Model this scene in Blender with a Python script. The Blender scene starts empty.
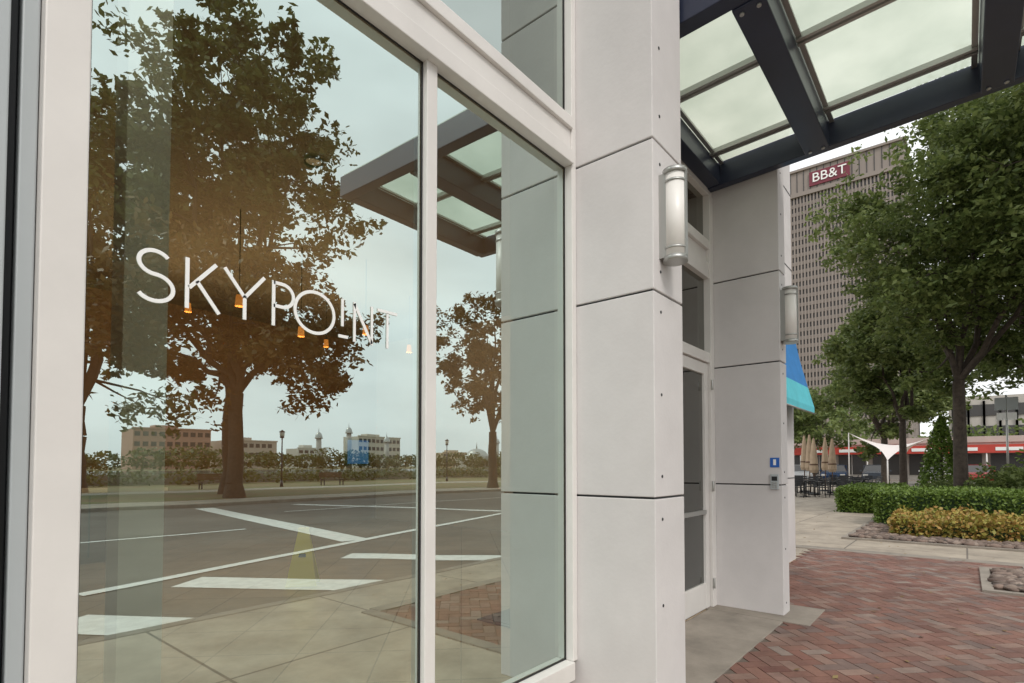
import bpy, math, random
import numpy as np
from mathutils import Vector, Matrix
D=bpy.data; C=bpy.context; S=C.scene
S.view_settings.view_transform='Standard'
try: S.view_settings.look='None'
except Exception: pass
S.view_settings.exposure=0
rad=math.radians

# ---------------------------------------------------------------- materials
def mat(name, col, rough=.7, metal=0, spec=None, var=.0, vscale=3., col2=None, bump=0., bscale=60., emit=None, estr=0):
    m=D.materials.new(name); m.use_nodes=True; nt=m.node_tree; b=nt.nodes['Principled BSDF']
    b.inputs['Base Color'].default_value=(*col,1); b.inputs['Roughness'].default_value=rough; b.inputs['Metallic'].default_value=metal
    if spec is not None: b.inputs['Specular IOR Level'].default_value=spec
    g=nt.nodes.new('ShaderNodeNewGeometry')
    if var>0 or col2:
        n=nt.nodes.new('ShaderNodeTexNoise'); n.inputs['Scale'].default_value=vscale; n.inputs['Detail'].default_value=9; n.inputs['Roughness'].default_value=.65
        nt.links.new(g.outputs['Position'],n.inputs['Vector'])
        r=nt.nodes.new('ShaderNodeValToRGB'); r.color_ramp.elements[0].position=.32; r.color_ramp.elements[1].position=.68
        c2=col2 if col2 else tuple(c*(1-var) for c in col)
        r.color_ramp.elements[0].color=(*c2,1); r.color_ramp.elements[1].color=(*col,1)
        nt.links.new(n.outputs['Fac'],r.inputs['Fac']); nt.links.new(r.outputs['Color'],b.inputs['Base Color'])
    if bump>0:
        n2=nt.nodes.new('ShaderNodeTexNoise'); n2.inputs['Scale'].default_value=bscale; n2.inputs['Detail'].default_value=6
        nt.links.new(g.outputs['Position'],n2.inputs['Vector'])
        bp=nt.nodes.new('ShaderNodeBump'); bp.inputs['Strength'].default_value=bump; bp.inputs['Distance'].default_value=.01
        nt.links.new(n2.outputs['Fac'],bp.inputs['Height']); nt.links.new(bp.outputs['Normal'],b.inputs['Normal'])
    if emit:
        b.inputs['Emission Color'].default_value=(*emit,1); b.inputs['Emission Strength'].default_value=estr
    return m

def leafmat(name, cols, trans=.35):
    m=D.materials.new(name); m.use_nodes=True; nt=m.node_tree; b=nt.nodes['Principled BSDF']; out=nt.nodes['Material Output']
    g=nt.nodes.new('ShaderNodeNewGeometry'); r=nt.nodes.new('ShaderNodeValToRGB'); cr=r.color_ramp
    cr.elements[0].color=(*cols[0],1); cr.elements[1].color=(*cols[-1],1)
    for i,c in enumerate(cols[1:-1]):
        e=cr.elements.new((i+1)/(len(cols)-1)); e.color=(*c,1)
    n=nt.nodes.new('ShaderNodeTexNoise'); n.inputs['Scale'].default_value=.9; n.inputs['Detail'].default_value=2
    nt.links.new(g.outputs['Position'],n.inputs['Vector'])
    mx=nt.nodes.new('ShaderNodeMath'); mx.operation='MULTIPLY_ADD'; mx.inputs[1].default_value=.55; 
    m2=nt.nodes.new('ShaderNodeMath'); m2.operation='MULTIPLY'; m2.inputs[1].default_value=.5
    nt.links.new(n.outputs['Fac'],m2.inputs[0])
    nt.links.new(g.outputs['Random Per Island'],mx.inputs[0]); nt.links.new(m2.outputs[0],mx.inputs[2]); nt.links.new(mx.outputs[0],r.inputs['Fac'])
    nt.links.new(r.outputs['Color'],b.inputs['Base Color']); b.inputs['Roughness'].default_value=.5; b.inputs['Specular IOR Level'].default_value=.35
    t=nt.nodes.new('ShaderNodeBsdfTranslucent'); nt.links.new(r.outputs['Color'],t.inputs['Color'])
    mix=nt.nodes.new('ShaderNodeMixShader'); mix.inputs[0].default_value=trans
    nt.links.new(b.outputs[0],mix.inputs[1]); nt.links.new(t.outputs[0],mix.inputs[2]); nt.links.new(mix.outputs[0],out.inputs['Surface'])
    return m

def glassmat(name, base=.42, tint=(.72,.82,.76), refl=(.86,.97,.92), wob=0.0):
    m=D.materials.new(name); m.use_nodes=True; nt=m.node_tree; nt.nodes.remove(nt.nodes['Principled BSDF']); out=nt.nodes['Material Output']
    tr=nt.nodes.new('ShaderNodeBsdfTransparent'); tr.inputs['Color'].default_value=(*tint,1)
    gl=nt.nodes.new('ShaderNodeBsdfGlossy'); gl.inputs['Color'].default_value=(*refl,1); gl.inputs['Roughness'].default_value=0.0
    fr=nt.nodes.new('ShaderNodeFresnel'); fr.inputs['IOR'].default_value=1.5
    ad=nt.nodes.new('ShaderNodeMath'); ad.operation='ADD'; ad.inputs[1].default_value=base; ad.use_clamp=True
    mix=nt.nodes.new('ShaderNodeMixShader')
    nt.links.new(fr.outputs[0],ad.inputs[0]); nt.links.new(ad.outputs[0],mix.inputs[0])
    nt.links.new(tr.outputs[0],mix.inputs[1]); nt.links.new(gl.outputs[0],mix.inputs[2]); nt.links.new(mix.outputs[0],out.inputs['Surface'])
    if wob>0:
        g=nt.nodes.new('ShaderNodeNewGeometry'); n=nt.nodes.new('ShaderNodeTexNoise'); n.inputs['Scale'].default_value=1.3; n.inputs['Detail'].default_value=1
        nt.links.new(g.outputs['Position'],n.inputs['Vector'])
        bp=nt.nodes.new('ShaderNodeBump'); bp.inputs['Strength'].default_value=wob; bp.inputs['Distance'].default_value=.003
        nt.links.new(n.outputs['Fac'],bp.inputs['Height']); nt.links.new(bp.outputs['Normal'],gl.inputs['Normal'])
    return m

def tilemat(name, c1, c2, mortar, w, h, msize, rough=.6, rot=0, offset=0.0, var=.25, bump=.4):
    m=D.materials.new(name); m.use_nodes=True; nt=m.node_tree; b=nt.nodes['Principled BSDF']; b.inputs['Roughness'].default_value=rough
    g=nt.nodes.new('ShaderNodeNewGeometry'); mp=nt.nodes.new('ShaderNodeMapping'); mp.inputs['Rotation'].default_value[2]=rot
    nt.links.new(g.outputs['Position'],mp.inputs['Vector'])
    bt=nt.nodes.new('ShaderNodeTexBrick'); bt.offset=offset; bt.inputs['Scale'].default_value=1
    bt.inputs['Brick Width'].default_value=w; bt.inputs['Row Height'].default_value=h; bt.inputs['Mortar Size'].default_value=msize
    bt.inputs['Color1'].default_value=(*c1,1); bt.inputs['Color2'].default_value=(*c2,1); bt.inputs['Mortar'].default_value=(*mortar,1)
    nt.links.new(mp.outputs[0],bt.inputs['Vector'])
    n=nt.nodes.new('ShaderNodeTexNoise'); n.inputs['Scale'].default_value=1.7; n.inputs['Detail'].default_value=10; n.inputs['Roughness'].default_value=.7
    nt.links.new(g.outputs['Position'],n.inputs['Vector'])
    mr=nt.nodes.new('ShaderNodeMapRange'); mr.inputs['From Min'].default_value=.3; mr.inputs['From Max'].default_value=.7; mr.inputs['To Min'].default_value=1-var; mr.inputs['To Max'].default_value=1+var*.4
    nt.links.new(n.outputs['Fac'],mr.inputs['Value'])
    mx=nt.nodes.new('ShaderNodeVectorMath'); mx.operation='SCALE'
    nt.links.new(bt.outputs['Color'],mx.inputs[0]); nt.links.new(mr.outputs[0],mx.inputs['Scale']); nt.links.new(mx.outputs[0],b.inputs['Base Color'])
    bp=nt.nodes.new('ShaderNodeBump'); bp.invert=True; bp.inputs['Strength'].default_value=bump; bp.inputs['Distance'].default_value=.004
    nt.links.new(bt.outputs['Fac'],bp.inputs['Height']); nt.links.new(bp.outputs['Normal'],b.inputs['Normal'])
    return m

def islandmat(name, cols, rough=.85, bump=.5):
    m=D.materials.new(name); m.use_nodes=True; nt=m.node_tree; b=nt.nodes['Principled BSDF']; b.inputs['Roughness'].default_value=rough
    g=nt.nodes.new('ShaderNodeNewGeometry'); r=nt.nodes.new('ShaderNodeValToRGB'); cr=r.color_ramp
    cr.elements[0].color=(*cols[0],1); cr.elements[1].color=(*cols[-1],1)
    for i,c in enumerate(cols[1:-1]):
        e=cr.elements.new((i+1)/(len(cols)-1)); e.color=(*c,1)
    nt.links.new(g.outputs['Random Per Island'],r.inputs['Fac'])
    n=nt.nodes.new('ShaderNodeTexNoise'); n.inputs['Scale'].default_value=2.2; n.inputs['Detail'].default_value=10; n.inputs['Roughness'].default_value=.75
    nt.links.new(g.outputs['Position'],n.inputs['Vector'])
    mr=nt.nodes.new('ShaderNodeMapRange'); mr.inputs['From Min'].default_value=.3; mr.inputs['From Max'].default_value=.7; mr.inputs['To Min'].default_value=.55; mr.inputs['To Max'].default_value=1.1
    nt.links.new(n.outputs['Fac'],mr.inputs['Value'])
    mx=nt.nodes.new('ShaderNodeVectorMath'); mx.operation='SCALE'
    nt.links.new(r.outputs['Color'],mx.inputs[0]); nt.links.new(mr.outputs[0],mx.inputs['Scale']); nt.links.new(mx.outputs[0],b.inputs['Base Color'])
    bp=nt.nodes.new('ShaderNodeBump'); bp.inputs['Strength'].default_value=bump; bp.inputs['Distance'].default_value=.01
    n2=nt.nodes.new('ShaderNodeTexNoise'); n2.inputs['Scale'].default_value=70; nt.links.new(g.outputs['Position'],n2.inputs['Vector'])
    nt.links.new(n2.outputs['Fac'],bp.inputs['Height']); nt.links.new(bp.outputs['Normal'],b.inputs['Normal'])
    return m

M_panel=mat('precast_panel',(.64,.61,.60),.75,var=.13,vscale=1.3,bump=.09,bscale=45)
M_white=mat('white_painted_frame',(.72,.69,.66),.45,var=.10,vscale=2.2)
M_grey=mat('grey_metal_panel',(.42,.45,.46),.4,var=.08,vscale=2)
M_dark=mat('dark_gasket',(.012,.013,.015),.5)
M_steel=mat('navy_painted_steel',(.022,.028,.055),.35,var=.25,vscale=4)
M_alu=mat('brushed_aluminium',(.42,.42,.40),.35,metal=.7)
M_conc=tilemat('concrete_walk',(.42,.355,.28),(.38,.325,.26),(.17,.145,.12),1.6,1.6,.012,.85,var=.4)
M_cplain=mat('plain_concrete',(.31,.27,.225),.85,var=.4,vscale=2.5,bump=.3,bscale=60)
M_asph=mat('asphalt',(.18,.158,.132),.85,col2=(.115,.10,.083),vscale=.5,bump=.4,bscale=90)
M_paint=mat('road_paint',(.84,.80,.74),.7,var=.25,vscale=7)
M_grass=mat('grass',(.13,.15,.045),.9,col2=(.22,.13,.07),vscale=.4,bump=.6,bscale=30)
M_soil=mat('mulch',(.07,.045,.03),.95,var=.5,vscale=12,bump=.8,bscale=50)
M_bark=mat('bark',(.085,.065,.05),.95,var=.55,vscale=9,bump=.9,bscale=30)
M_mortar=mat('mortar_sand',(.14,.11,.09),.95,var=.3,vscale=8)
M_brick=islandmat('clay_pavers',[(.175,.078,.06),(.26,.135,.10),(.205,.10,.076),(.29,.19,.15),(.19,.13,.112),(.24,.11,.082),(.28,.22,.185)])
M_stone=islandmat('river_stones',[(.08,.065,.055),(.28,.20,.16),(.13,.09,.075),(.36,.28,.23),(.18,.13,.10)])
M_leaf=leafmat('oak_leaves',[(.045,.07,.02),(.10,.14,.04),(.175,.22,.065),(.26,.295,.11)],.42)
M_leaf2=leafmat('shade_tree_leaves',[(.035,.046,.014),(.07,.09,.024),(.12,.135,.04),(.20,.17,.06)])
M_leaf3=leafmat('lamp_tinged_leaves',[(.045,.04,.014),(.10,.075,.022),(.17,.10,.032),(.24,.13,.04)])  # warm interior light painted into the leaf colours as brown-orange
M_hedge=leafmat('boxwood_leaves',[(.07,.12,.02),(.13,.20,.035),(.21,.29,.06)],.2)
M_cover=leafmat('croton_leaves',[(.12,.17,.03),(.24,.27,.05),(.40,.32,.08),(.40,.22,.07),(.28,.32,.07)],.2)
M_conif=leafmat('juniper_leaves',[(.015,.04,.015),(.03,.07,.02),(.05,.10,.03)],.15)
M_glass=glassmat('window_glass',.52,tint=(.84,.88,.78),refl=(.80,.96,.92),wob=.3)
M_dglass=glassmat('door_glass',.12,tint=(.16,.18,.18),refl=(.8,.85,.85))
M_tint=glassmat('upper_glass',.34,tint=(.28,.33,.33),wob=.5)

# ---------------------------------------------------------------- mesh builder
class MB:
    def __init__(s): s.v=[];s.f=[];s.m=[];s.mats=[];s.sm=[]
    def mi(s,m):
        if m not in s.mats: s.mats.append(m)
        return s.mats.index(m)
    def poly(s,pts,m,sm=False):
        b=len(s.v); s.v+= [tuple(p) for p in pts]; s.f.append(tuple(range(b,b+len(pts)))); s.m.append(s.mi(m)); s.sm.append(sm)
    def box(s,x0,x1,y0,y1,z0,z1,m,T=None):
        P=[(x0,y0,z0),(x1,y0,z0),(x1,y1,z0),(x0,y1,z0),(x0,y0,z1),(x1,y0,z1),(x1,y1,z1),(x0,y1,z1)]
        if T: P=[tuple(T@Vector(p)) for p in P]
        b=len(s.v); s.v+=P; k=s.mi(m)
        for q in [(0,3,2,1),(4,5,6,7),(0,1,5,4),(1,2,6,5),(2,3,7,6),(3,0,4,7)]:
            s.f.append(tuple(b+i for i in q)); s.m.append(k); s.sm.append(False)
    def tube(s,p0,p1,r0,r1,m,n=8,cap=True,sm=True):
        p0=Vector(p0);p1=Vector(p1);d=(p1-p0)
        if d.length<1e-6: return
        d.normalize(); a=Vector((0,0,1)) if abs(d.z)<.9 else Vector((1,0,0))
        u=d.cross(a).normalized(); w=d.cross(u); b=len(s.v); k=s.mi(m)
        for p,r in((p0,r0),(p1,r1)):
            for i in range(n):
                t=2*math.pi*i/n; s.v.append(tuple(p+u*math.cos(t)*r+w*math.sin(t)*r))
        for i in range(n):
            j=(i+1)%n; s.f.append((b+i,b+n+i,b+n+j,b+j)); s.m.append(k); s.sm.append(sm)
        if cap:
            s.f.append(tuple(b+i for i in range(n))); s.m.append(k); s.sm.append(False)
            s.f.append(tuple(b+n+i for i in reversed(range(n)))); s.m.append(k); s.sm.append(False)
    def obj(s,name,parent=None,bevel=0,loc=None):
        me=D.meshes.new(name); me.from_pydata(s.v,[],s.f); 
        for m in s.mats: me.materials.append(m)
        me.polygons.foreach_set('material_index',s.m); me.polygons.foreach_set('use_smooth',s.sm); me.update()
        o=D.objects.new(name,me); S.collection.objects.link(o)
        if parent: o.parent=parent
        if loc: o.location=loc
        if bevel:
            b=o.modifiers.new('bevel','BEVEL'); b.width=bevel; b.segments=2; b.limit_method='ANGLE'; b.angle_limit=rad(40)
        return o
def empty(name,loc=(0,0,0)):
    e=D.objects.new(name,None); e.location=loc; S.collection.objects.link(e); e.empty_display_size=.2; return e

# ---------------------------------------------------------------- camera
yaw=math.atan2(.639,.769)
cam=D.cameras.new('camera'); co=D.objects.new('camera',cam); S.collection.objects.link(co); S.camera=co
co.location=(0,0,1.4); co.rotation_euler=(rad(91.7),0,yaw-math.pi/2)
cam.sensor_width=36; cam.lens=545/1024*36; cam.shift_y=.1055; cam.clip_end=5000; cam.clip_start=.05

# ---------------------------------------------------------------- ground
m=MB(); m.poly([(-1500,-1500,-.16),(1500,-1500,-.16),(1500,1500,-.16),(-1500,1500,-.16)],M_grass); m.obj('ground')
m=MB(); m.poly([(-60,-18,-.12),(120,-18,-.12),(120,-1.75,-.12),(-60,-1.75,-.12)],M_asph); m.obj('road')
m=MB()
def stripe(a,b,w,z=-.114):
    a=Vector((*a,0));b=Vector((*b,0));d=(b-a).normalized();n=Vector((-d.y,d.x,0))*w/2
    m.poly([(p.x,p.y,z) for p in (a-n,b-n,b+n,a+n)],M_paint)
stripe((8.0,-17.2),(6.5,-5.8),.60); stripe((1.7,-4.25),(14,-7.9),.20,-.110); stripe((14.2,-8.0),(60,-9.2),.16)
stripe((2.8,-4.1),(4.3,-1.95),.62); stripe((1.3,-3.0),(2.0,-1.95),.6); stripe((5.3,-4.3),(6.8,-2.1),.5)
stripe((-40,-9.5),(6,-9.5),.14); stripe((9,-13.4),(60,-13.4),.14,-.106); stripe((-40,-5.9),(-1,-5.9),.14); stripe((11,-16.5),(15,-5.5),.4)
m.obj('road_markings')
m=MB(); m.box(-40,70,-1.6,60,-.15,0,M_conc); m.obj('pavement')
m=MB(); m.box(-40,70,-1.75,-1.602,-.15,.004,M_cplain); m.box(-60,120,-18.2,-18.002,-.15,.0,M_cplain); m.obj('kerb',bevel=.015)
m=MB(); m.box(-60,120,-20.6,-18.202,-.15,-.01,M_conc); m.box(-60,120,-30,-27.6,-.15,.006,M_conc); m.obj('far_footpath')
m=MB(); m.box(-60,120,-42,-20.602,-.15,0.0,M_grass); m.obj('park_lawn')
m=MB(); m.box(-60,120,-42.6,-42.2,-.15,.75,M_cplain)
for x in range(-60,121,4): m.box(x-.25,x+.25,-42.7,-42.1,-.15,.95,M_cplain)
m.obj('river_wall')
M_water=mat('river_water',(.10,.12,.12),.08,bump=.3,bscale=1.5)
m=MB(); m.poly([(-400,-190,-.14),(500,-190,-.14),(500,-43,-.14),(-400,-43,-.14)],M_water); m.obj('river_water')
m=MB(); m.poly([(45,-1.4,.006),(64,-1.4,.006),(64,30,.006),(45,30,.006)],M_asph); m.obj('parking_lot')

# brick herringbone
X0,X1,Y0,Y1=3.15,10.4,-.62,1.95
m=MB(); m.poly([(X0,Y0,.004),(X1,Y0,.004),(X1,Y1,.004),(X0,Y1,.004)],M_mortar); m.obj('paver_bedding')
m=MB(); W=.1; g=.003; cs=math.cos(rad(45)); rnd=random.Random(3)
for a in range(-90,130):
    for b in range(-110,110):
        q=(a-b)%4
        if q==0: w,h=2*W,W
        elif q==3: w,h=W,2*W
        else: continue
        cx=a*W+w/2; cy=b*W+h/2; x=(cx-cy)*cs+5; y=(cx+cy)*cs
        if not (X0+.03<x<X1-.03 and Y0+.03<y<Y1+.0): continue
        if y>1.28 and x<5.75: continue
        T=Matrix.Translation((x,y,rnd.uniform(-.0012,.0012)))@Matrix.Rotation(rad(45)+rnd.uniform(-.012,.012),4,'Z')
        m.box(-w/2+g,w/2-g,-h/2+g,h/2-g,.002,.011,M_brick,T)
m.obj('brick_paving')
m=MB()
m.box(10.3,10.6,-1.6,2.6,-.1,.0145,M_cplain); m.box(3.1,3.22,-.7,1.3,-.1,.0145,M_cplain); m.box(3.222,10.298,-.74,-.58,-.1,.0145,M_cplain)
m.box(5.30,5.98,1.06,1.96,-.1,.020,M_cplain); m.box(3.23,5.298,1.27,1.93,-.1,.017,M_cplain)
m.obj('concrete_border',bevel=.004)

# ---------------------------------------------------------------- main building
B=empty('office_building')
ZJ=[0,1.22,2.38,3.24,4.35,5.5,7.0,8.4]
def column(nm,x0,x1,y0,y1):
    m=MB(); m.box(x0+.015,x1-.015,y0+.015,y1-.015,0,8.4,M_dark); m.obj(nm+'_core',B)
    m=MB()
    for a,b in zip(ZJ[:-1],ZJ[1:]): m.box(x0,x1,y0,y1,a+.006 if a else 0,b-.006,M_panel)
    m.obj(nm+'_panels',B,bevel=.005)
    m=MB()
    for z in [.12,.62,1.1,1.34,1.8,2.27,2.5,2.8,3.12,3.4,3.8,4.2]:
        m.tube((x0+.09,y0-.003,z),(x0+.09,y0+.01,z),.009,.009,M_dark,8)
    m.obj(nm+'_fixings',B)
column('column_a',2.806,3.207,1.31,2.35)
column('column_b',5.50,5.72,1.31,2.35)
column('column_c',-1.6,-.9,1.31,2.35)
m=MB()  # window frame
YF=1.835; XL=.386
m.box(.288,XL,YF-.02,1.95,.0,8.4,M_white); m.box(.250,.286,1.86,1.95,0,8.4,M_grey); m.box(.226,.250,1.9,1.96,0,8.4,M_dark)
m.box(-.9,.226,1.84,1.95,0,8.4,M_grey)
m.box(1.612,1.675,YF+.002,1.93,.232,3.25,M_white)
m.box(2.757,2.804,YF-.02,1.95,.232,8.38,M_white)
m.box(XL,2.757,YF-.034,1.94,.13,.235,M_white); m.box(XL,2.757,1.86,1.95,0,.13,M_panel)
m.box(XL,2.757,YF-.036,1.94,3.24,3.325,M_white); m.box(XL,2.757,YF-.01,1.94,3.325,3.46,M_white); m.box(XL,2.757,YF-.032,1.94,3.46,3.53,M_white)
m.box(XL,2.757,YF,1.94,5.4,5.6,M_white)
m.obj('window_frames',B,bevel=.004)
m=MB(); t=.011
for a,b in((XL,1.612),(1.675,2.757)):
    z0,z1=.235,3.24
    for (x0,x1,y0,y1) in((a,a+t,z0,z1),(b-t,b,z0,z1),(a,b,z0,z0+t),(a,b,z1-t,z1)):
        m.poly([(x0,1.866,y0),(x1,1.866,y0),(x1,1.866,y1),(x0,1.866,y1)],M_dark)
a,b,z0,z1=XL,2.757,3.53,5.4
for (x0,x1,y0,y1) in((a,a+t,z0,z1),(b-t,b,z0,z1),(a,b,z0,z0+t),(a,b,z1-t,z1)): m.poly([(x0,1.866,y0),(x1,1.866,y0),(x1,1.866,y1),(x0,1.866,y1)],M_dark)
m.obj('window_gaskets',B)
def pane(nm,x0,x1,z0,z1,y,mt):
    m=MB(); m.poly([(x0,y,z0),(x1,y,z0),(x1,y,z1),(x0,y,z1)],mt); return m.obj(nm,B)
pane('window_pane_1',XL,1.64,.23,3.245,1.87,M_glass); pane('window_pane_2',1.65,2.78,.23,3.245,1.87,M_glass)
pane('upper_window_pane',XL,2.78,3.52,5.41,1.87,M_tint)
# door bay
m=MB(); YD=1.93
m.box(3.207,5.5,YD,2.05,2.42,2.52,M_white); m.box(3.207,5.5,YD,2.05,3.27,3.42,M_white); m.box(3.207,5.5,YD+.03,2.05,3.42,3.56,M_white); m.box(3.207,5.5,YD-.004,2.05,3.56,3.65,M_white)
m.box(3.207,5.5,YD,2.05,4.12,8.4,M_white)
m.box(5.40,5.498,YD-.01,2.05,0,4.12,M_white); m.box(3.21,3.3,YD-.01,2.05,0,4.12,M_white); m.box(4.28,4.36,YD-.006,2.05,0,4.12,M_white)
m.obj('door_bay_frame',B,bevel=.004)
m=MB()
for x0,x1 in((4.37,5.39),(3.31,4.27)):
    m.box(x0,x0+.09,YD+.02,YD+.065,.02,2.41,M_white); m.box(x1-.09,x1,YD+.02,YD+.065,.02,2.41,M_white)
    m.box(x0+.09,x1-.09,YD+.022,YD+.065,.02,.26,M_white); m.box(x0+.09,x1-.09,YD+.022,YD+.065,2.30,2.41,M_white)
    m.box(x0+.09,x1-.09,YD+.01,YD+.05,.93,.97,M_alu)
m.tube((4.47,YD-.05,.85),(4.47,YD-.05,1.35),.014,.014,M_alu); m.tube((4.47,YD-.05,.87),(4.47,YD+.03,.87),.01,.01,M_alu); m.tube((4.47,YD-.05,1.33),(4.47,YD+.03,1.33),.01,.01,M_alu)
for z in(.25,1.2,2.2): m.tube((5.40,YD-.02,z-.05),(5.40,YD-.02,z+.05),.012,.012,M_alu)
m.obj('door_leaves',B,bevel=.003)
pane('door_glass_right',4.4,5.36,.2,2.35,1.975,M_dglass); pane('door_glass_left',3.35,4.22,.2,2.35,1.975,M_dglass)
pane('transom_glass_a',3.25,5.45,2.5,3.29,1.985,M_dglass); pane('transom_glass_b',3.25,5.45,3.63,4.14,1.985,M_dglass)
# shell
M_int=mat('interior_wall_paint',(.36,.235,.14),.8,var=.15,vscale=1.2)
M_ceil=mat('interior_ceiling',(.32,.28,.22),.8)
M_tile=tilemat('interior_floor_tile',(.52,.41,.29),(.46,.37,.26),(.27,.21,.15),.6,.6,.006,.25,rot=rad(45))
m=MB(); m.box(-1.5,9.0,1.96,12,-.05,.012,M_tile); m.obj('interior_floor',B)
m=MB(); m.box(-1.6,9.0,12,12.3,0,8.4,M_int); m.box(-1.7,-1.6,2.35,12.3,0,8.4,M_int); m.box(8.8,9.0,2.3,12,0,8.4,M_panel)
m.box(-1.6,8.8,2.36,12,4.6,4.8,M_ceil); m.box(-1.7,9.1,1.95,12.3,8.4,8.8,M_panel); m.box(5.72,9.0,1.97,2.3,0,8.4,M_panel); m.box(-.9,2.8,1.96,2.1,5.6,8.4,M_panel); m.box(XL,2.745,1.86,1.95,5.6,8.4,M_panel)
m.obj('walls',B)
m=MB()
for z in ZJ[1:-1]: m.box(5.72,9.002,1.966,1.972,z-.006,z+.006,M_dark)
for x in (7.0,8.05): m.box(x-.006,x+.006,1.967,1.973,0,8.4,M_dark)
m.obj('side_wall_joints',B)

# interior objects
m=MB(); M_ic=mat('interior_column_paint',(.86,.86,.82),.5); m.box(.675,.834,2.6,2.76,.012,4.6,M_ic); m.obj('interior_column')
M_yel=mat('yellow_plastic',(.90,.82,.04),.4)
m=MB()
for s in(-1,1):
    P=[(-.17,.14*s,0),(.17,.14*s,0),(.06,.015*s,.62),(-.06,.015*s,.62)]
    Q=[(x,y-.015*s,z) for x,y,z in P]
    m.poly(P,M_yel); m.poly(Q[::-1],M_yel)
    for i in range(4): m.poly([P[i],P[(i+1)%4],Q[(i+1)%4],Q[i]],M_yel)
    m.poly([(x*.6,(.14-.125*(z/.62))*s+.004*s,z) for x,z in((-.07,.33),(.07,.33),(.06,.37),(-.06,.37))],M_dark)
m.box(-.06,.06,-.02,.02,.60,.66,M_yel)
o=m.obj('wet_floor_sign'); o.location=(3.37,5.97,.014); o.rotation_euler[2]=rad(-40)
M_mat=mat('rubber_doormat',(.03,.03,.035),.9,bump=.5,bscale=120)
m=MB(); m.box(-.45,.45,-.3,.3,0,.012,M_mat); m.box(-.41,.41,-.26,.26,.012,.018,M_mat); m.obj('entrance_mat',loc=(4.05,3.1,.013))
M_bulb=mat('lamp_glow',(1,.6,.3),.5,emit=(1,.42,.10),estr=6)
M_shade=mat('amber_shade',(.5,.25,.08),.5,emit=(1,.33,.06),estr=.7)
PL=[(3.0,6.9,3.45),(4.1,7.4,3.35),(5.0,7.1,3.5),(3.3,9.4,3.9),(5.6,9.2,3.7),(2.3,8.4,3.5),(6.6,8.0,3.6)]
for k,(x,y,z) in enumerate(PL):
    e=empty('pendant_lamp',(x,y,z))
    m=MB(); m.tube((0,0,.10),(0,0,4.6-z),.006,.006,M_dark); m.tube((0,0,-.07),(0,0,.07),.05,.038,M_shade,16,cap=False); m.tube((0,0,-.045),(0,0,.03),.028,.028,M_bulb,12)
    m.tube((0,0,.065),(0,0,.10),.038,.02,M_dark,12); m.obj('shade',e)
    l=D.lights.new('bulb_light','POINT'); l.energy=30; l.color=(1,.66,.38); l.shadow_soft_size=.12; lo=D.objects.new('bulb_light',l); S.collection.objects.link(lo); lo.parent=e; lo.location=(0,0,-.22)
M_spot=mat('added_spot_lens',(.8,.8,.75),.5)
for (x,y,en) in((.55,2.45,90),(3.0,5.2,330)):  # spots added to brighten the interior column and the wet floor sign
    e=empty('added_ceiling_spot',(x,y,4.6)); m=MB(); m.tube((0,0,-.03),(0,0,-.001),.10,.10,M_alu,20,cap=False); m.tube((0,0,-.010),(0,0,-.004),.08,.08,M_spot,20); m.obj('trim',e)
    l=D.lights.new('added_spot_light','SPOT'); l.energy=en; l.color=(1,.90,.74); l.shadow_soft_size=.05; l.spot_size=rad(75); l.spot_blend=.8; lo=D.objects.new('added_spot_light',l); S.collection.objects.link(lo); lo.parent=e; lo.location=(0,0,-.05)
M_scr=mat('screen_image',(.02,.1,.4),.3,col2=(.02,.3,.5),vscale=3,emit=(.05,.3,.9),estr=.35)
m=MB(); w=.62; m.box(-w/2-.04,w/2+.04,-.05,0,-.34,.34,M_dark); m.box(-w/2,w/2,-.056,-.05,-.3,.3,M_scr); m.obj('wall_screen',loc=(8.2,11.98,1.75))
M_wood=mat('counter_wood',(.16,.08,.04),.4,var=.4,vscale=3)
m=MB(); m.box(-1.1,1.1,-.3,.3,0,1.0,M_wood); m.box(-1.2,1.2,-.38,.38,1.0,1.05,M_ic); 
for i in range(-4,5): m.box(i*.24-.01,i*.24+.01,-.312,-.3,.08,.96,M_dark)
m.obj('reception_counter',loc=(1.9,9.9,.013))

# lettering
M_let=mat('white_vinyl',(.84,.84,.82),.5)
m=MB(); LY=1.8675; LZ=1.895; SW=.0120
def ribbon(pts,closed=False,w=SW):
    P=[Vector((p[0],p[1])) for p in pts]; n=len(P); L=[];R=[]
    for i in range(n):
        if closed: a=P[i-1];c=P[(i+1)%n]
        else: a=P[max(i-1,0)];c=P[min(i+1,n-1)]
        d=(c-a).normalized(); nn=Vector((-d.y,d.x))*w/2; L.append(P[i]+nn); R.append(P[i]-nn)
    for i in range(n if closed else n-1):
        j=(i+1)%n; q=[R[i],R[j],L[j],L[i]]
        m.poly([(p.x,LY,LZ+p.y) for p in q],M_let)
def arc(cx,cz,rx,rz,a0,a1,n=24): return [(cx+rx*math.cos(rad(a0+(a1-a0)*i/n)),cz+rz*math.sin(rad(a0+(a1-a0)*i/n))) for i in range(n+1)]
H=.16; q_=-.012
ribbon([(x+q_,z) for x,z in arc(.575,.1185,.042,.0355,35,270)+arc(.575,.0425,.050,.0405,90,-145)[1:]])
ribbon([(.652,0),(.652,H)]); ribbon([(.658,.066),(.738,H)]); ribbon([(.680,.092),(.748,0)])
ribbon([(.764,H),(.830,.075)]); ribbon([(.897,H),(.830,.075)]); ribbon([(.830,.08),(.830,0)])
ribbon([(.930,0),(.930,H)]); ribbon([(.930,H-.006)]+arc(.962,.113,.042,.041,90,-90,16)+[(.930,.072)])
ribbon(arc(1.09,.08,.080,.077,0,352,44),True)
ribbon([(1.207,.052),(1.207,H)]); ribbon([(1.19,.012),(1.232,.012)])
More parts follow.
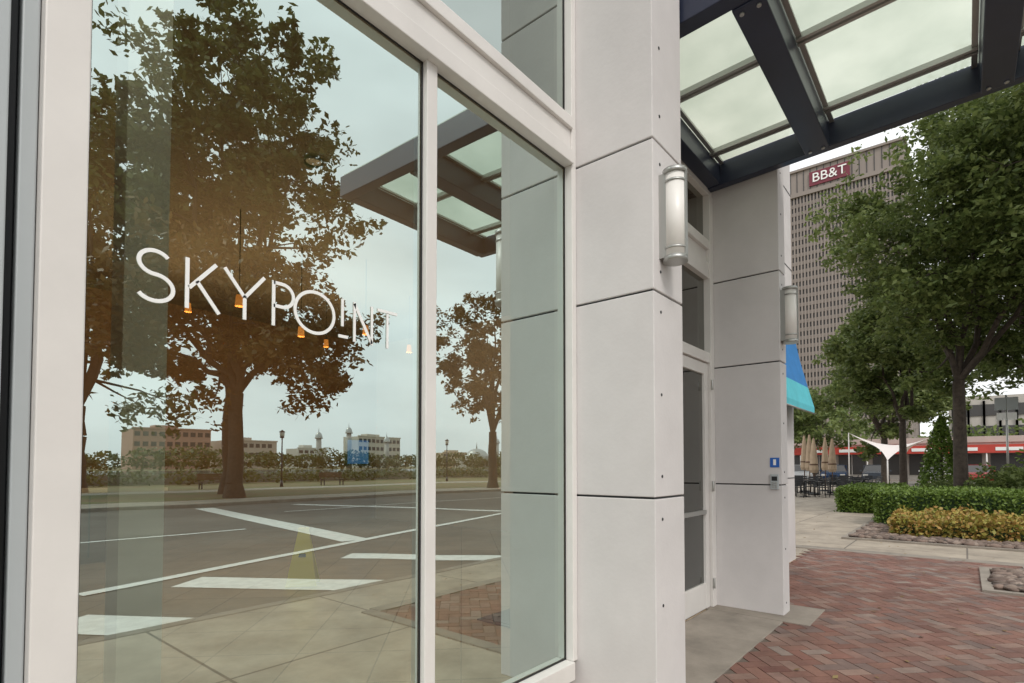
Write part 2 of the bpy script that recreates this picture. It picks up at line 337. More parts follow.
ribbon([(1.262,0),(1.262,H)]); ribbon([(1.262,H-.006),(1.345,.006)],w=.0135); ribbon([(1.345,0),(1.345,H)])
ribbon([(1.372,H-.006),(1.475,H-.006)]); ribbon([(1.4235,0),(1.4235,H-.010)])
m.obj('window_lettering_sign')

# sconces
M_dif=mat('frosted_diffuser',(.76,.73,.69),.35)
def sconce(x):
    m=MB(); m.box(-.05,.05,.03,.075,-.24,.24,M_alu); m.tube((0,0,-.235),(0,0,.235),.060,.060,M_dif,24)
    for z in(-.262,.235): m.tube((0,0,z),(0,0,z+.027),.068,.068,M_alu,24)
    for z in(-.19,.19): m.tube((0,0,z-.006),(0,0,z+.006),.064,.064,M_alu,24)
    m.box(-.012,.012,-.068,-.058,-.235,.235,M_alu)
    m.obj('wall_sconce',loc=(x,1.235,2.81))
sconce(2.93); sconce(5.50+.07)
M_blue=mat('blue_sign',(.02,.12,.45),.4)
m=MB(); m.box(-.006,0,-.04,.04,-.045,.045,M_blue); m.box(-.0075,-.006,-.012,.012,-.025,.03,M_let); m.obj('access_sign',loc=(5.499,1.37,1.43))
m=MB(); m.box(-.02,0,-.035,.035,-.07,.07,M_grey); m.box(-.023,-.02,-.024,.024,.01,.05,M_dark)
for i in range(3):
    for j in range(2): m.box(-.023,-.02,-.022+j*.026,-.002+j*.026,-.055+i*.02,-.043+i*.02,M_alu)
m.obj('entry_keypad',loc=(5.499,1.37,1.25),bevel=.002)

# ---------------------------------------------------------------- canopy (slopes up slightly away from the wall)
PV=(0,1.93,4.15); Cn=empty('entrance_canopy',PV); Cn.rotation_euler[0]=rad(-2.0); OFF=(0,-1.93,-4.15)
m=MB(); z0,z1=4.15,4.37
m.box(5.38,5.47,-1.35,1.93,z0+.01,z1+.02,M_steel)
m.box(3.24,3.36,-1.35,1.93,z0,z1,M_steel)
m.box(3.36,5.38,1.80,1.928,z0+.02,z1-.003,M_steel)
for y in(.95,-.24): m.box(3.36,5.38,y-.095,y+.095,z0-.01,z1+.03,M_steel)
m.box(3.36,5.38,-1.352,-1.22,z0-.002,z1-.004,M_steel)
m.obj('canopy_beams',Cn,bevel=.006,loc=OFF)
m=MB()
for x in(4.18,5.14): 
    for y0,y1 in((1.06,1.80),(-.14,.85),(-1.22,-.34)):
        m.box(x-.04,x-.012,y0,y1,z1-.03,z1+.012,M_alu); m.box(x+.012,x+.04,y0,y1,z1-.03,z1+.012,M_alu); m.box(x-.012,x+.012,y0,y1,z1-.012,z1+.012,M_white)
for y in(1.775,1.075,.83,-.12,-.36,-1.19): m.box(3.365,5.375,y-.018,y+.018,z1-.012,z1+.010,M_alu)
m.obj('canopy_purlins',Cn,loc=OFF)
m=MB()
for y in(.95,-.24):
    for x in(3.41,5.33):
        for dy in(-.05,.05): m.tube((x,y+dy,z0-.022),(x,y+dy,z0-.008),.014,.014,M_alu,6)
m.obj('canopy_bolts',Cn,loc=OFF)
M_frost=D.materials.new('frosted_canopy_glass'); M_frost.use_nodes=True; nt=M_frost.node_tree; out=nt.nodes['Material Output']; nt.nodes.remove(nt.nodes['Principled BSDF'])
t=nt.nodes.new('ShaderNodeBsdfTranslucent'); d=nt.nodes.new('ShaderNodeBsdfGlossy'); d.inputs['Color'].default_value=(.7,.75,.7,1); d.inputs['Roughness'].default_value=.3
tp=nt.nodes.new('ShaderNodeBsdfTransparent'); tp.inputs[0].default_value=(.72,.78,.70,1)
a=nt.nodes.new('ShaderNodeMixShader'); a.inputs[0].default_value=.10; b=nt.nodes.new('ShaderNodeMixShader'); b.inputs[0].default_value=.08
n=nt.nodes.new('ShaderNodeTexNoise'); n.inputs['Scale'].default_value=1.6; n.inputs['Detail'].default_value=8
g_=nt.nodes.new('ShaderNodeNewGeometry'); nt.links.new(g_.outputs['Position'],n.inputs['Vector'])
r=nt.nodes.new('ShaderNodeValToRGB'); r.color_ramp.elements[0].color=(.50,.56,.47,1); r.color_ramp.elements[1].color=(.66,.71,.61,1); r.color_ramp.elements[0].position=.35; r.color_ramp.elements[1].position=.65
nt.links.new(n.outputs['Fac'],r.inputs[0]); nt.links.new(r.outputs[0],t.inputs[0])
nt.links.new(t.outputs[0],a.inputs[1]); nt.links.new(tp.outputs[0],a.inputs[2]); nt.links.new(a.outputs[0],b.inputs[1]); nt.links.new(d.outputs[0],b.inputs[2]); nt.links.new(b.outputs[0],out.inputs['Surface'])
m=MB(); m.poly([(3.25,-1.3,z1+.014),(5.37,-1.3,z1+.014),(5.37,1.92,z1+.014),(3.25,1.92,z1+.014)],M_frost); m.obj('canopy_glass',Cn,loc=OFF)

# blue awning
M_aw1=mat('blue_fabric',(.03,.20,.50),.7,var=.2,vscale=5); M_aw2=mat('teal_fabric',(.10,.52,.60),.7,var=.2,vscale=5)
m=MB()
prof=[(1.95,3.42),(1.86,2.95),(1.76,2.55),(1.68,2.25),(1.68,2.16)]
for i in range(4):
    (ya,za),(yb,zb)=prof[i],prof[i+1]
    m.poly([(7.2,ya,za),(8.95,ya,za),(8.95,yb,zb),(7.2,yb,zb)],M_aw1 if i<2 else M_aw2)
for x in(7.2,8.95): m.poly([(x,1.95,3.42),(x,1.86,2.95),(x,1.95,2.95)],M_aw1); m.poly([(x,1.86,2.95),(x,1.76,2.55),(x,1.68,2.25),(x,1.95,2.25),(x,1.95,2.95)],M_aw2)
m.tube((7.2,1.68,2.16),(8.95,1.68,2.16),.012,.012,M_alu); m.obj('fabric_awning')

# ---------------------------------------------------------------- vegetation
def leaves_mesh(pts,size,rng,up=.4,asp=1.9):
    n=len(pts); nr=rng.normal(size=(n,3)); nr[:,2]=np.abs(nr[:,2])+up; nr/=np.linalg.norm(nr,axis=1)[:,None]
    t=rng.normal(size=(n,3)); t-=nr*(t*nr).sum(1)[:,None]; t/=np.linalg.norm(t,axis=1)[:,None]; b=np.cross(nr,t)
    s=size*rng.uniform(.6,1.3,size=(n,1)); V=np.empty((n,4,3)); 
    V[:,0]=pts-t*s*.5; V[:,1]=pts+b*s*.5/asp+t*s*.05; V[:,2]=pts+t*s*.5; V[:,3]=pts-b*s*.5/asp+t*s*.05
    return V.reshape(-1,3)
def mesh_from_quads(name,V,mt):
    n=len(V)//4; me=D.meshes.new(name); me.vertices.add(len(V)); me.vertices.foreach_set('co',V.astype(np.float32).ravel())
    me.loops.add(4*n); me.loops.foreach_set('vertex_index',np.arange(4*n,dtype=np.int32)); me.polygons.add(n)
    me.polygons.foreach_set('loop_start',np.arange(0,4*n,4,dtype=np.int32))
    me.materials.append(mt); me.update(calc_edges=True); me.validate(); return me
def tree(name,loc,trunk_top,tr,cc,cr,ncl,per,lsize,mt,seed,clr=.26,limbs=7,lean=(0,0),shell=2.2,flat=.65):
    rng=np.random.default_rng(seed); R=random.Random(seed); root=empty(name,loc)
    cc=np.array(cc,float); cr=np.array(cr,float); cl=[]
    tries=0
    while len(cl)<ncl and tries<9000:
        tries+=1; d=rng.normal(size=3); d/=np.linalg.norm(d); r=rng.uniform(.05,1)**(1/shell); p=cc+d*cr*r*rng.uniform(.85,1.08)
        if d[2]<-.55 and rng.random()<.6: continue
        if all(np.linalg.norm((p-q)/cr)>.17 for q in cl): cl.append(p)
    P=[]
    for p in cl:
        k=int(per*rng.uniform(.5,1.4)); rad_=clr*cr.mean()*rng.uniform(.6,1.25); d=rng.normal(size=(k,3)); d/=np.linalg.norm(d,axis=1)[:,None]
        q=d*(rng.uniform(0,1,size=(k,1))**.55)*rad_; q[:,2]*=flat
        c=rng.normal(size=(9,3))*rad_*.55; c[:,2]*=flat; idx=rng.integers(0,9,size=k); q=np.where((rng.random(k)<.65)[:,None],c[idx]+q*.42,q)
        P.append(p+q)
    P=np.concatenate(P); V=leaves_mesh(P,lsize,rng); o=D.objects.new('foliage',mesh_from_quads('foliage',V,mt)); S.collection.objects.link(o); o.parent=root
    m=MB(); prev=Vector((0,0,-.15)); pr=tr*1.45
    segs=6
    for i in range(1,segs+1):
        f=i/segs; p=Vector((lean[0]*f+R.uniform(-.05,.05)*tr*3,lean[1]*f,-.15+(trunk_top+.15)*f)); rr=tr*(1.0-.25*f); m.tube(prev,p,pr,rr,M_bark,10,cap=False); prev=p;pr=rr
    top=prev; nodes=[]
    for i in range(limbs):
        a=2*math.pi*(i+R.uniform(-.3,.3))/limbs; el=R.uniform(.25,1.2) if i else 1.5
        end=Vector((cc[0]+math.cos(a)*math.cos(el)*cr[0]*.62,cc[1]+math.sin(a)*math.cos(el)*cr[1]*.62,cc[2]+(math.sin(el)-.45)*cr[2]*.8))
        p=top.copy(); r0=tr*.5
        for k in range(1,6):
            f=k/5; q=top.lerp(end,f)+Vector((R.uniform(-1,1),R.uniform(-1,1),R.uniform(-.3,1)*1.2*(1-f)))*cr[0]*.05; r1=tr*.5*(1-f*.8)
            m.tube(p,q,r0,r1,M_bark,7,cap=False); nodes.append((q,r1)); p=q;r0=r1
    for c in cl:
        c=Vector(c); q,r1=min(nodes,key=lambda n:(n[0]-c).length); mid=q.lerp(c,.5)+Vector((R.uniform(-1,1),R.uniform(-1,1),R.uniform(0,1)))*.12*(c-q).length
        rr=min(r1*.7,tr*.2); m.tube(q,mid,rr,rr*.6,M_bark,5,cap=False); m.tube(mid,c,rr*.6,rr*.2,M_bark,5,cap=False)
        for _ in range(2):
            e=c+Vector((R.uniform(-1,1),R.uniform(-1,1),R.uniform(-.5,.8)))*clr*cr[0]*.8; m.tube(mid.lerp(c,R.uniform(.3,1)),e,rr*.35,rr*.1,M_bark,4,cap=False)
    m.obj('trunk_and_limbs',root); return root

tree('oak_tree',(20.7,.1,0),3.9,.19,(.2,-.75,7.7),(3.9,3.9,4.9),135,500,.17,M_leaf,11,clr=.2)
tree('oak_tree',(25.5,-1.9,0),4.2,.20,(0,-.8,9.8),(4.6,4.6,6.8),95,460,.21,M_leaf,12,clr=.22)
tree('oak_tree',(17.5,-3.0,0),4.4,.20,(0,0,9.6),(3.7,3.2,5.0),80,460,.17,M_leaf,15,clr=.22)
tree('oak_tree',(31,2.2,0),3.4,.17,(0,0,6.4),(3.2,3.2,3.0),60,420,.22,M_leaf,16,clr=.24)
tree('oak_tree',(44.8,4.2,0),3.2,.25,(0,0,6.2),(4.9,4.6,4.6),60,360,.30,M_leaf,13,clr=.23)
tree('oak_tree',(58,11,0),3,.25,(0,0,5.6),(5,5,3.4),45,240,.40,M_leaf,14,clr=.25)
tree('shade_tree',(10.7,-21,0),4.6,.36,(0,0,7.4),(6.6,6.2,3.6),90,340,.30,M_leaf3,21,clr=.19,limbs=9)
tree('shade_tree',(12.2,-25,0),7.5,.42,(0,0,16.5),(6.0,6.0,8.6),100,280,.38,M_leaf2,22,clr=.18,limbs=9)
tree('shade_tree',(26.4,-19.8,0),3.6,.3,(0,0,8.6),(4.0,4.2,5.0),50,280,.31,M_leaf3,23,clr=.23)
tree('shade_tree',(7.2,-31,0),4.5,.4,(0,0,12.0),(6.4,6,9.0),75,240,.45,M_leaf2,24,clr=.22)

def hedge(name,x0,x1,y0,y1,h,n,ls,mt,seed,mound=False):
    rng=np.random.default_rng(seed); root=empty(name)
    P=rng.uniform(0,1,size=(n,3)); f=rng.integers(0,6,size=n)
    X=x0+(x1-x0)*P[:,0];Y=y0+(y1-y0)*P[:,1];Z=h*P[:,2]**.8
    X=np.where(f==0,x0+rng.normal(size=n)*.04,X); Y=np.where(f==1,y1+rng.normal(size=n)*.04,Y); top=(f>=2)&(f<5); Z=np.where(top,h+rng.normal(size=n)*.035,Z)
    bumpy=.06*np.sin(X*3.1+seed)*np.cos(Y*2.7)+ (.12*np.sin(X*5.3+Y*2)*np.cos(Y*6.1) if mound else 0)
    X=X+.05*np.sin(Y*7+Z*4)*(X<x0+.2); Z=np.maximum(.02,Z*(1+bumpy*(2 if mound else .6)))
    V=leaves_mesh(np.stack([X,Y,Z],1),ls,rng,up=.2,asp=1.6); o=D.objects.new('leaves',mesh_from_quads('leaves',V,mt)); S.collection.objects.link(o); o.parent=root
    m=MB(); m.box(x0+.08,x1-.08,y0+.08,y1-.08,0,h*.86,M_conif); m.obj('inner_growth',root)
hedge('boxwood_hedge',15.2,17.4,-4,1.6,.80,26000,.075,M_hedge,5)
hedge('croton_groundcover',12.95,15.0,-4,1.1,.36,17000,.085,M_cover,6,True)
hedge('boxwood_hedge',19,24,1.6,3.0,.7,12000,.09,M_hedge,7)
m=MB(); m.poly([(12.2,-4,.02),(19,-4,.02),(25,-4,.02),(25,1.75,.02),(12.2,1.75,.02)],M_soil); m.box(12.1,12.2,-4,1.85,-.1,.035,M_cplain); m.box(12.2,25,1.75,1.85,-.1,.035,M_cplain)
m.box(7.95,8.05,-1.5,-.12,-.05,.035,M_cplain); m.box(8.05,9.65,-.22,-.12,-.05,.035,M_cplain); m.box(9.65,9.75,-1.5,-.12,-.05,.035,M_cplain); m.poly([(8.05,-1.5,.022),(9.65,-1.5,.022),(9.65,-.22,.022),(8.05,-.22,.022)],M_soil)
m.obj('planting_bed')
import bmesh
bm=bmesh.new(); R=random.Random(8)
def stones(n,x0,x1,y0,y1):
    for _ in range(n):
        s=R.uniform(.03,.085); T=Matrix.Translation((R.uniform(x0,x1),R.uniform(y0,y1),.035+R.uniform(0,.02)))@Matrix.Rotation(R.uniform(0,6.3),4,'Z')@Matrix.Diagonal((s*1.3,s,s*.5,1))
        bmesh.ops.create_icosphere(bm,subdivisions=1,radius=1,matrix=T)
stones(900,12.25,12.95,-3,1.7); stones(700,12.9,18.5,1.15,1.7); stones(420,8.1,9.6,-1.1,-.26)
for f in bm.faces: f.smooth=True
me=D.meshes.new('river_stones'); bm.to_mesh(me); me.materials.append(M_stone); o=D.objects.new('river_stones',me); S.collection.objects.link(o)
rng=np.random.default_rng(77); n=520; P=np.stack([rng.uniform(3.3,30,n),rng.uniform(-1.5,3.5,n)**1.0,np.full(n,.022)],1); P=P[(P[:,1]<1.2)|(P[:,0]>9.2)]
M_dry=leafmat('dry_leaves',[(.12,.07,.03),(.22,.14,.06),(.30,.24,.10)],.1)
V=leaves_mesh(P,.05,rng,up=6); o=D.objects.new('fallen_leaves',mesh_from_quads('fallen_leaves',V,M_dry)); S.collection.objects.link(o)
def blob(name,loc,rx,rz,n,ls,mt,seed,cone=False):
    rng=np.random.default_rng(seed); root=empty(name,loc); d=rng.normal(size=(n,3)); d/=np.linalg.norm(d,axis=1)[:,None]
    r=rng.uniform(0,1,size=(n,1))**.3
    if cone:
        t=rng.uniform(0,1,size=n)**1.4; a=rng.uniform(0,6.283,size=n); q=rx*(1-t)**.75*(.7+.3*rng.random(n))*(1+.18*np.sin(a*5+t*9)); P=np.stack([np.cos(a)*q,np.sin(a)*q,.1+t*rz],1)
    else:
        P=d*r*np.array([rx,rx,rz])*(1+.25*np.sin(d[:,:1]*7+seed)*np.cos(d[:,1:2]*8)); P[:,2]=np.abs(P[:,2])
    V=leaves_mesh(P,ls,rng); o=D.objects.new('leaves',mesh_from_quads('leaves',V,mt)); S.collection.objects.link(o); o.parent=root
    m=MB(); m.tube((0,0,0),(0,0,rz*.8),.07,.02,M_bark); m.obj('stem',root)
blob('juniper_tree',(25.2,.65,0),.85,3.1,7000,.13,M_hedge,3,True)
blob('shrub',(20,-.9,0),1.1,1.3,5000,.16,M_leaf,4); blob('shrub',(21.5,-1.9,0),1.3,1.7,5000,.18,M_hedge,5); blob('shrub',(23,.2,0),1.0,1.0,4000,.15,M_leaf,6)

def treeline(name,pts,h,w,n,ls,mt,seed):
    rng=np.random.default_rng(seed); P=[]
    (xa,ya),(xb,yb)=pts; L=math.hypot(xb-xa,yb-ya); k=int(L/(w*.9))
    for i in range(k):
        t=(i+rng.uniform(-.3,.3))/k; c=np.array([xa+(xb-xa)*t,ya+(yb-ya)*t+rng.uniform(-w,w)*.4,0]); hh=h*rng.uniform(.6,1.15); d=rng.normal(size=(n,3)); d/=np.linalg.norm(d,axis=1)[:,None]
        q=d*rng.uniform(.2,1,size=(n,1))**.5*np.array([w*.75,w*.75,hh*.5]); q[:,2]+=hh*.5; P.append(c+q)
    V=leaves_mesh(np.concatenate(P),ls,rng); o=D.objects.new(name,mesh_from_quads(name,V,mt)); S.collection.objects.link(o)
treeline('distant_trees',((-120,-205),(420,-205)),9,9,300,1.6,M_leaf2,31)
treeline('distant_trees',((82,-10),(82,40)),8.5,5,500,.7,M_leaf,32)
treeline('park_shrubs',((-40,-40),(90,-40)),1.3,1.6,110,.35,M_leaf2,33)

# ---------------------------------------------------------------- tower
M_tw=mat('tower_stone',(.275,.235,.21),.8,var=.12,vscale=.05); M_tg=mat('tower_glass',(.05,.046,.044),.25); M_red=mat('sign_red',(.16,.018,.035),.5)
T=empty('office_tower',(208,30,0)); hw=17.5; dp=36; Ht=104
m=MB(); m.box(.6,dp-.6,-hw+.6,hw-.6,0,Ht-9,M_tg)
m.obj('tower_glazing',T); m=MB()
n=34
for i in range(n+1):
    y=-hw+i*2*hw/n; m.box(0,.8,y-.24,y+.24,0,Ht-9,M_tw); m.box(dp-.8,dp,y-.24,y+.24,0,Ht-9,M_tw)
for i in range(n+1):
    x=i*dp/n
    if .9<x<dp-.9:
        m.box(x-.24,x+.24,-hw,-hw+.8,0,Ht-9,M_tw); m.box(x-.24,x+.24,hw-.8,hw,0,Ht-9,M_tw)
nf=32
for i in range(nf):
    z=2+i*(Ht-11)/nf; m.box(.2,dp-.2,-hw+.2,hw-.2,z-.62,z+.62,M_tw)
for y in(-hw,hw): 
    for x in(0,dp): m.box(x-.8 if x else -.3,x+.3 if x else .8,y-.3 if y<0 else y-.8,y+.8 if y<0 else y+.3,0,Ht-9,M_tw)
m.obj('tower_piers',T); m=MB(); m.box(-.5,dp+.5,-hw-.5,hw+.5,Ht-9,Ht-7.6,M_tw); m.box(.4,dp-.4,-hw+.4,hw-.4,Ht-7.6,Ht,M_tw); m.box(-.2,dp+.2,-hw-.2,hw+.2,Ht,Ht+.8,M_tw)
for i in range(1,17):
    y=-hw+i*2*hw/17; m.box(.25,.41,y-.12,y+.12,Ht-7.6,Ht,M_tg)
m.box(8,28,-10,10,Ht+.8,Ht+4,M_tw); m.obj('tower_crown',T)
m=MB(); m.box(-.1,.24,-2.5,9.5,Ht-6.4,Ht-1.6,M_red); m.obj('sign_panel',T)
cu=D.curves.new('sign_text','FONT'); cu.body='BB&T'; cu.size=4.4; cu.extrude=.1; cu.align_x='CENTER'; cu.align_y='CENTER'; cu.materials.append(M_let)
o=D.objects.new('sign_text',cu); S.collection.objects.link(o); o.parent=T; o.location=(-.25,3.5,Ht-4.0); o.rotation_euler=(rad(90),0,rad(-90))

# red-fascia shop building
M_rf=mat('red_awning',(.55,.06,.04),.6,var=.2,vscale=1); M_shop=mat('shop_wall',(.45,.42,.38),.8,var=.15,vscale=.8)
Rb=empty('shop_building',(66,0,0)); m=MB(); m.box(0,12,-10,18,0,3.9,M_shop); m.box(-1.6,0,-10,18,2.55,3.3,M_rf); m.box(-.15,-.001,-10.1,18.1,3.9-.35,4.1,M_shop)
for i in range(9):
    y=-9+i*3; m.box(-.06,.0,y-1.2,y+1.2,.5,2.5,M_tg); m.box(-.1,-.06,y-.03,y+.03,.5,2.5,M_white); m.tube((-1.5,y+1.5,0),(-1.5,y+1.5,2.55),.06,.06,M_white)
    m.box(-1.64,-1.602,y-.9,y+.9,2.75,3.05,M_let)
m.obj('shop_body',Rb)
Wb=empty('office_block',(120,-4,0)); m=MB(); m.box(0,20,-9,6,0,13,M_shop)
for i in range(3):
    m.box(-.15,0,-8.6,5.6,2.5+i*3.6,4.4+i*3.6,M_tg)
    for j in range(8): m.box(-.3,0,-8.6+j*2-.15,-8.6+j*2+.15,1,12.2,M_shop)
m.obj('block_body',Wb)
def lowrise(loc,w,d,h,fl,col):
    mm=mat('facade',col,.8,var=.1,vscale=.3); e=empty('distant_building',loc); m=MB(); m.box(-w/2,w/2,-d,0,0,h,mm); m.box(-w/2-.3,w/2+.3,-.3,.35,h,h+.6,mm); m.box(-w*.2,w*.1,-d*.7,-d*.3,h,h+2,mm)
    for i in range(fl):
        z=h*(i+.3)/fl
        for j in range(int(w/3)): x=-w/2+1.5+j*3; m.box(x-1,x+1,0,.12,z,z+h/fl*.45,M_tg)
    m.obj('building_body',e)
lowrise((88,-260,0),30,15,17,4,(.42,.24,.18)); lowrise((122,-262,0),26,15,13,3,(.5,.40,.33)); lowrise((196,-260,0),30,15,18,4,(.55,.5,.42)); lowrise((262,-260,0),30,12,10,3,(.5,.4,.3))
lowrise((30,-250,0),40,15,11,2,(.4,.3,.25)); lowrise((152,-258,0),16,12,10,3,(.6,.56,.5))
# domed pavilion + minaret towers across the river
def dome(x,y,s,h):
    e=empty('domed_pavilion',(x,y,0)); m=MB(); m.box(-9*s,9*s,-9*s,9*s,0,h,M_shop)
    for i in range(6): m.box((-8+i*3)*s,(-6.6+i*3)*s,9*s,9*s+.1,1,h-1.3,M_tg)
    for k in range(6):
        a0=k*15;a1=(k+1)*15; m.tube((0,0,h+6*s*math.sin(rad(a0))),(0,0,h+6*s*math.sin(rad(a1))),7*s*math.cos(rad(a0)),7*s*math.cos(rad(a1))+.01,M_alu,24,cap=False)
    m.tube((0,0,h+5.9*s),(0,0,h+10*s),.4*s,.05,M_alu); m.obj('pavilion_body',e)
dome(232,-215,1,5.5)
for (x,y,h) in((128,-212,13),(143,-212,16),(166,-214,13),(250,-216,15)):
    m=MB(); m.tube((0,0,0),(0,0,h),1.3,1.1,M_shop,8); m.tube((0,0,h),(0,0,h+.5),1.7,1.7,M_shop,8)
    for k in range(5):
        a0=k*18;a1=(k+1)*18; m.tube((0,0,h+.5+2.4*math.sin(rad(a0))),(0,0,h+.5+2.4*math.sin(rad(a1))),1.5*math.cos(rad(a0)),1.5*math.cos(rad(a1))+.01,M_alu,12,cap=False)
    m.tube((0,0,h+2.8),(0,0,h+5),.15,.03,M_alu,6); m.obj('minaret_tower',loc=(x,y,0))
for x in(4,18,33,47):
    m=MB(); m.tube((0,0,0),(0,0,.4),.11,.07,M_steel,10); m.tube((0,0,.4),(0,0,3.2),.05,.04,M_steel,8); m.tube((0,0,3.2),(0,0,3.32),.12,.14,M_steel,12); m.tube((0,0,3.32),(0,0,3.6),.13,.17,M_dif,12); m.tube((0,0,3.6),(0,0,3.75),.2,.03,M_steel,12); m.obj('street_lamp',loc=(x,-31.0,0))
for x in(14,22):
    m=MB()
    for k in range(4): m.box(-.9,.9,-.22+k*.12,-.13+k*.12,.43,.46,M_wood); 
    for k in range(3): m.box(-.9,.9,-.27,-.24,.55+k*.13,.65+k*.13,M_wood)
    for s in(-.75,.75): m.box(s-.03,s+.03,-.25,.22,.38,.43,M_steel); m.box(s-.03,s+.03,-.24,-.19,0,.38,M_steel); m.box(s-.03,s+.03,.16,.21,0,.38,M_steel); m.box(s-.03,s+.03,-.29,-.27,.38,.95,M_steel)
    m.obj('park_bench',loc=(x,-31.5,0))

# ---------------------------------------------------------------- patio
M_blk=mat('black_metal',(.015,.015,.017),.4); M_umb=mat('tan_canvas',(.50,.37,.25),.8,var=.2,vscale=4)
def chair(x,y,r):
    m=MB(); m.box(-.22,.22,-.22,.22,.43,.46,M_blk)
    for a in(-.2,.2):
        m.tube((a,.2,0),(a,.19,.66),.014,.014,M_blk,6); m.tube((a,-.24,0),(a,-.2,.45),.014,.014,M_blk,6); m.tube((a,-.2,.45),(a,-.28,.88),.014,.014,M_blk,6); m.tube((a,.19,.66),(a,-.24,.68),.014,.014,M_blk,6)
    for k in range(4): m.box(-.2,.2,-.235-.03*k*.6,-.225-.03*k*.6,.52+k*.1,.58+k*.1,M_blk)
    o=m.obj('patio_chair',loc=(x,y,0)); o.rotation_euler[2]=r
def table(x,y):
    m=MB(); m.tube((0,0,.72),(0,0,.75),.42,.42,M_blk,20); m.tube((0,0,.03),(0,0,.72),.03,.03,M_blk,8); m.tube((0,0,0),(0,0,.03),.24,.22,M_blk,16); m.obj('patio_table',loc=(x,y,0))
R=random.Random(4)
for i,(x,y) in enumerate([(27.5,5.6),(30,5.0),(31.5,6.6),(33,4.2),(29,6.9),(35,5.5),(28.5,3.9)]):
    table(x,y)
    for k in range(4):
        a=k*math.pi/2+R.uniform(-.3,.3)+i; chair(x+math.cos(a)*.72,y+math.sin(a)*.72,a+math.pi/2)
for (x,y,h) in [(30.6,6.0,1),(31.8,5.2,.94),(34,5.9,1),(32.4,6.6,1.02),(29.5,5.6,.92)]:
    m=MB(); m.tube((0,0,0),(0,0,.08),.28,.26,M_blk,14); m.tube((0,0,.08),(0,0,3.0*h),.025,.02,M_wood,8)
    pr=[(1.15,.15),(1.3,.20),(1.9,.16),(2.5,.11),(2.95,.04)]
    for i in range(4): m.tube((0,0,pr[i][0]*h),(0,0,pr[i+1][0]*h),pr[i][1],pr[i+1][1],M_umb,9,cap=False,sm=False)
    m.tube((0,0,1.55*h),(0,0,1.62*h),.20,.20,M_wood,9); m.obj('closed_patio_umbrella',loc=(x,y,0))
# white shade sail
M_sail=mat('white_sail_canvas',(.74,.68,.66),.7)
e=empty('shade_sail',(40,3.1,0)); m=MB()
def hypar(c0,c1,c2,c3,n=12):
    P=[[None]*(n+1) for _ in range(n+1)]
    for i in range(n+1):
        for j in range(n+1):
            u=i/n;v=j/n; uu=u+(0.5-u)*.25*math.sin(math.pi*v); vv=v+(0.5-v)*.25*math.sin(math.pi*u)
            P[i][j]=c0*(1-uu)*(1-vv)+c1*uu*(1-vv)+c2*uu*vv+c3*(1-uu)*vv
    for i in range(n):
        for j in range(n): m.poly([P[i][j],P[i+1][j],P[i+1][j+1],P[i][j+1]],M_sail,True)
    for c in(c0,c1,c2,c3): m.tube((c.x,c.y,0),tuple(c),.04,.035,M_white,6)
V=Vector
hypar(V((.6,2.6,3.5)),V((-2.4,.3,1.7)),V((-.4,-2.2,3.4)),V((2.4,-.2,2.0)))
m.obj('sail',e)
def car(x,y,rz,col):
    mc=mat('car_paint',col,.25,spec=.6); m=MB()
    L=[(-2.2,.35),(-2.25,.62),(-2.1,.86),(-1.1,.95),(1.35,.98),(2.05,.95),(2.2,.75),(2.2,.35)]
    w=.88
    n=len(L); A=[Vector((p[0],-w+(.06 if p[1]>.8 else 0),p[1])) for p in L]; Bv=[Vector((p.x,-p.y,p.z)) for p in A]
    m.poly(A,mc); m.poly(Bv[::-1],mc)
    for i in range(n): j=(i+1)%n; m.poly([A[j],A[i],Bv[i],Bv[j]],mc)
    b=[(-1.15,.95,.80),(1.65,.97,.80),(1.15,1.42,.62),(-.35,1.44,.62)]
    P=[Vector((q[0],-q[2],q[1])) for q in b]; Q=[Vector((q[0],q[2],q[1])) for q in b]
    m.poly(P,M_tg); m.poly(Q[::-1],M_tg); m.poly([P[0],P[3],Q[3],Q[0]],M_tg); m.poly([P[1],Q[1],Q[2],P[2]],M_tg); m.box(-.36,1.16,-.63,.63,1.42,1.47,mc)
    for s in(-1,1):
        m.box(.33,.41,s*.72-.09,s*.72+.09,.97,1.43,mc)
        for wx in(-1.35,1.35):
            m.tube((wx,s*.70,.33),(wx,s*.90,.33),.33,.33,M_blk,18); m.tube((wx,s*.90,.33),(wx,s*.905,.33),.2,.2,M_alu,14)
        m.box(-2.26,-2.2,s*.62-.16,s*.62+.16,.62,.76,M_dif); m.box(2.17,2.23,s*.66-.14,s*.66+.14,.68,.82,M_red); m.box(-.85,-.7,s*.95-.07,s*.95+.07,.95,1.07,mc)
    o=m.obj('parked_car',loc=(x,y,0.006),bevel=.03); o.rotation_euler[2]=rz
car(50,10.5,.2,(.5,.5,.5)); car(51,5.4,.1,(.08,.09,.11)); car(50.5,1.6,0,(.6,.6,.58)); car(51,-.6,0,(.3,.02,.02)); car(50,8,.1,(.02,.05,.12))
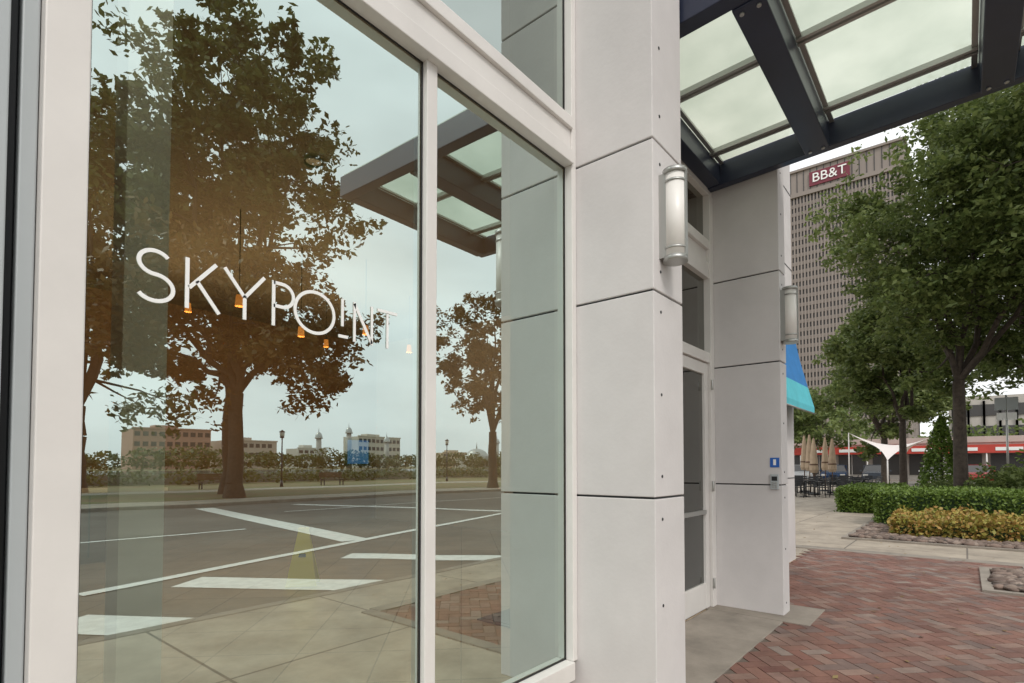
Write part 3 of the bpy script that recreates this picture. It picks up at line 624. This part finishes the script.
m=MB(); m.tube((0,0,0),(0,0,4.2),.04,.035,M_alu); m.box(-.03,0,-.35,.35,3.6,4.1,M_grey); m.box(-.03,0,-.3,.3,3.2,3.5,M_let); m.obj('traffic_sign',loc=(29,-1.3,0))

# ---------------------------------------------------------------- light
w=D.worlds.new('World'); S.world=w; w.use_nodes=True; nt=w.node_tree; bg=nt.nodes['Background']
sk=nt.nodes.new('ShaderNodeTexSky'); sk.sky_type='NISHITA'; sk.sun_disc=False; sk.dust_density=4; sk.air_density=1.0
hs=nt.nodes.new('ShaderNodeHueSaturation'); hs.inputs['Saturation'].default_value=.2; nt.links.new(sk.outputs[0],hs.inputs['Color'])
tc=nt.nodes.new('ShaderNodeTexCoord'); mp=nt.nodes.new('ShaderNodeMapping'); mp.inputs['Scale'].default_value=(1.2,1.2,3.5); nt.links.new(tc.outputs['Generated'],mp.inputs[0])
n=nt.nodes.new('ShaderNodeTexNoise'); n.inputs['Scale'].default_value=2.2; n.inputs['Detail'].default_value=7; nt.links.new(mp.outputs[0],n.inputs['Vector'])
mr=nt.nodes.new('ShaderNodeMapRange'); mr.inputs['From Min'].default_value=.3; mr.inputs['From Max'].default_value=.7; mr.inputs['To Min'].default_value=.84; mr.inputs['To Max'].default_value=1.1; nt.links.new(n.outputs['Fac'],mr.inputs['Value'])
mx=nt.nodes.new('ShaderNodeMix'); mx.data_type='RGBA'; mx.inputs['Factor'].default_value=.7; mx.inputs['B'].default_value=(10.9,11.15,11.2,1); 
nt.links.new(hs.outputs[0],mx.inputs['A'])
vm=nt.nodes.new('ShaderNodeVectorMath'); vm.operation='SCALE'; nt.links.new(mx.outputs['Result'],vm.inputs[0]); nt.links.new(mr.outputs[0],vm.inputs['Scale'])
nt.links.new(vm.outputs[0],bg.inputs['Color']); bg.inputs['Strength'].default_value=.14
sl=D.lights.new('sun','SUN'); sl.energy=1.4; sl.angle=rad(16); sl.color=(1,.95,.88); so=D.objects.new('sun',sl); S.collection.objects.link(so)
sd=Vector((-.40,-.55,.75)).normalized(); so.rotation_euler=sd.to_track_quat('Z','Y').to_euler()
sk.sun_elevation=math.asin(sd.z); sk.sun_rotation=math.atan2(sd.x,sd.y)
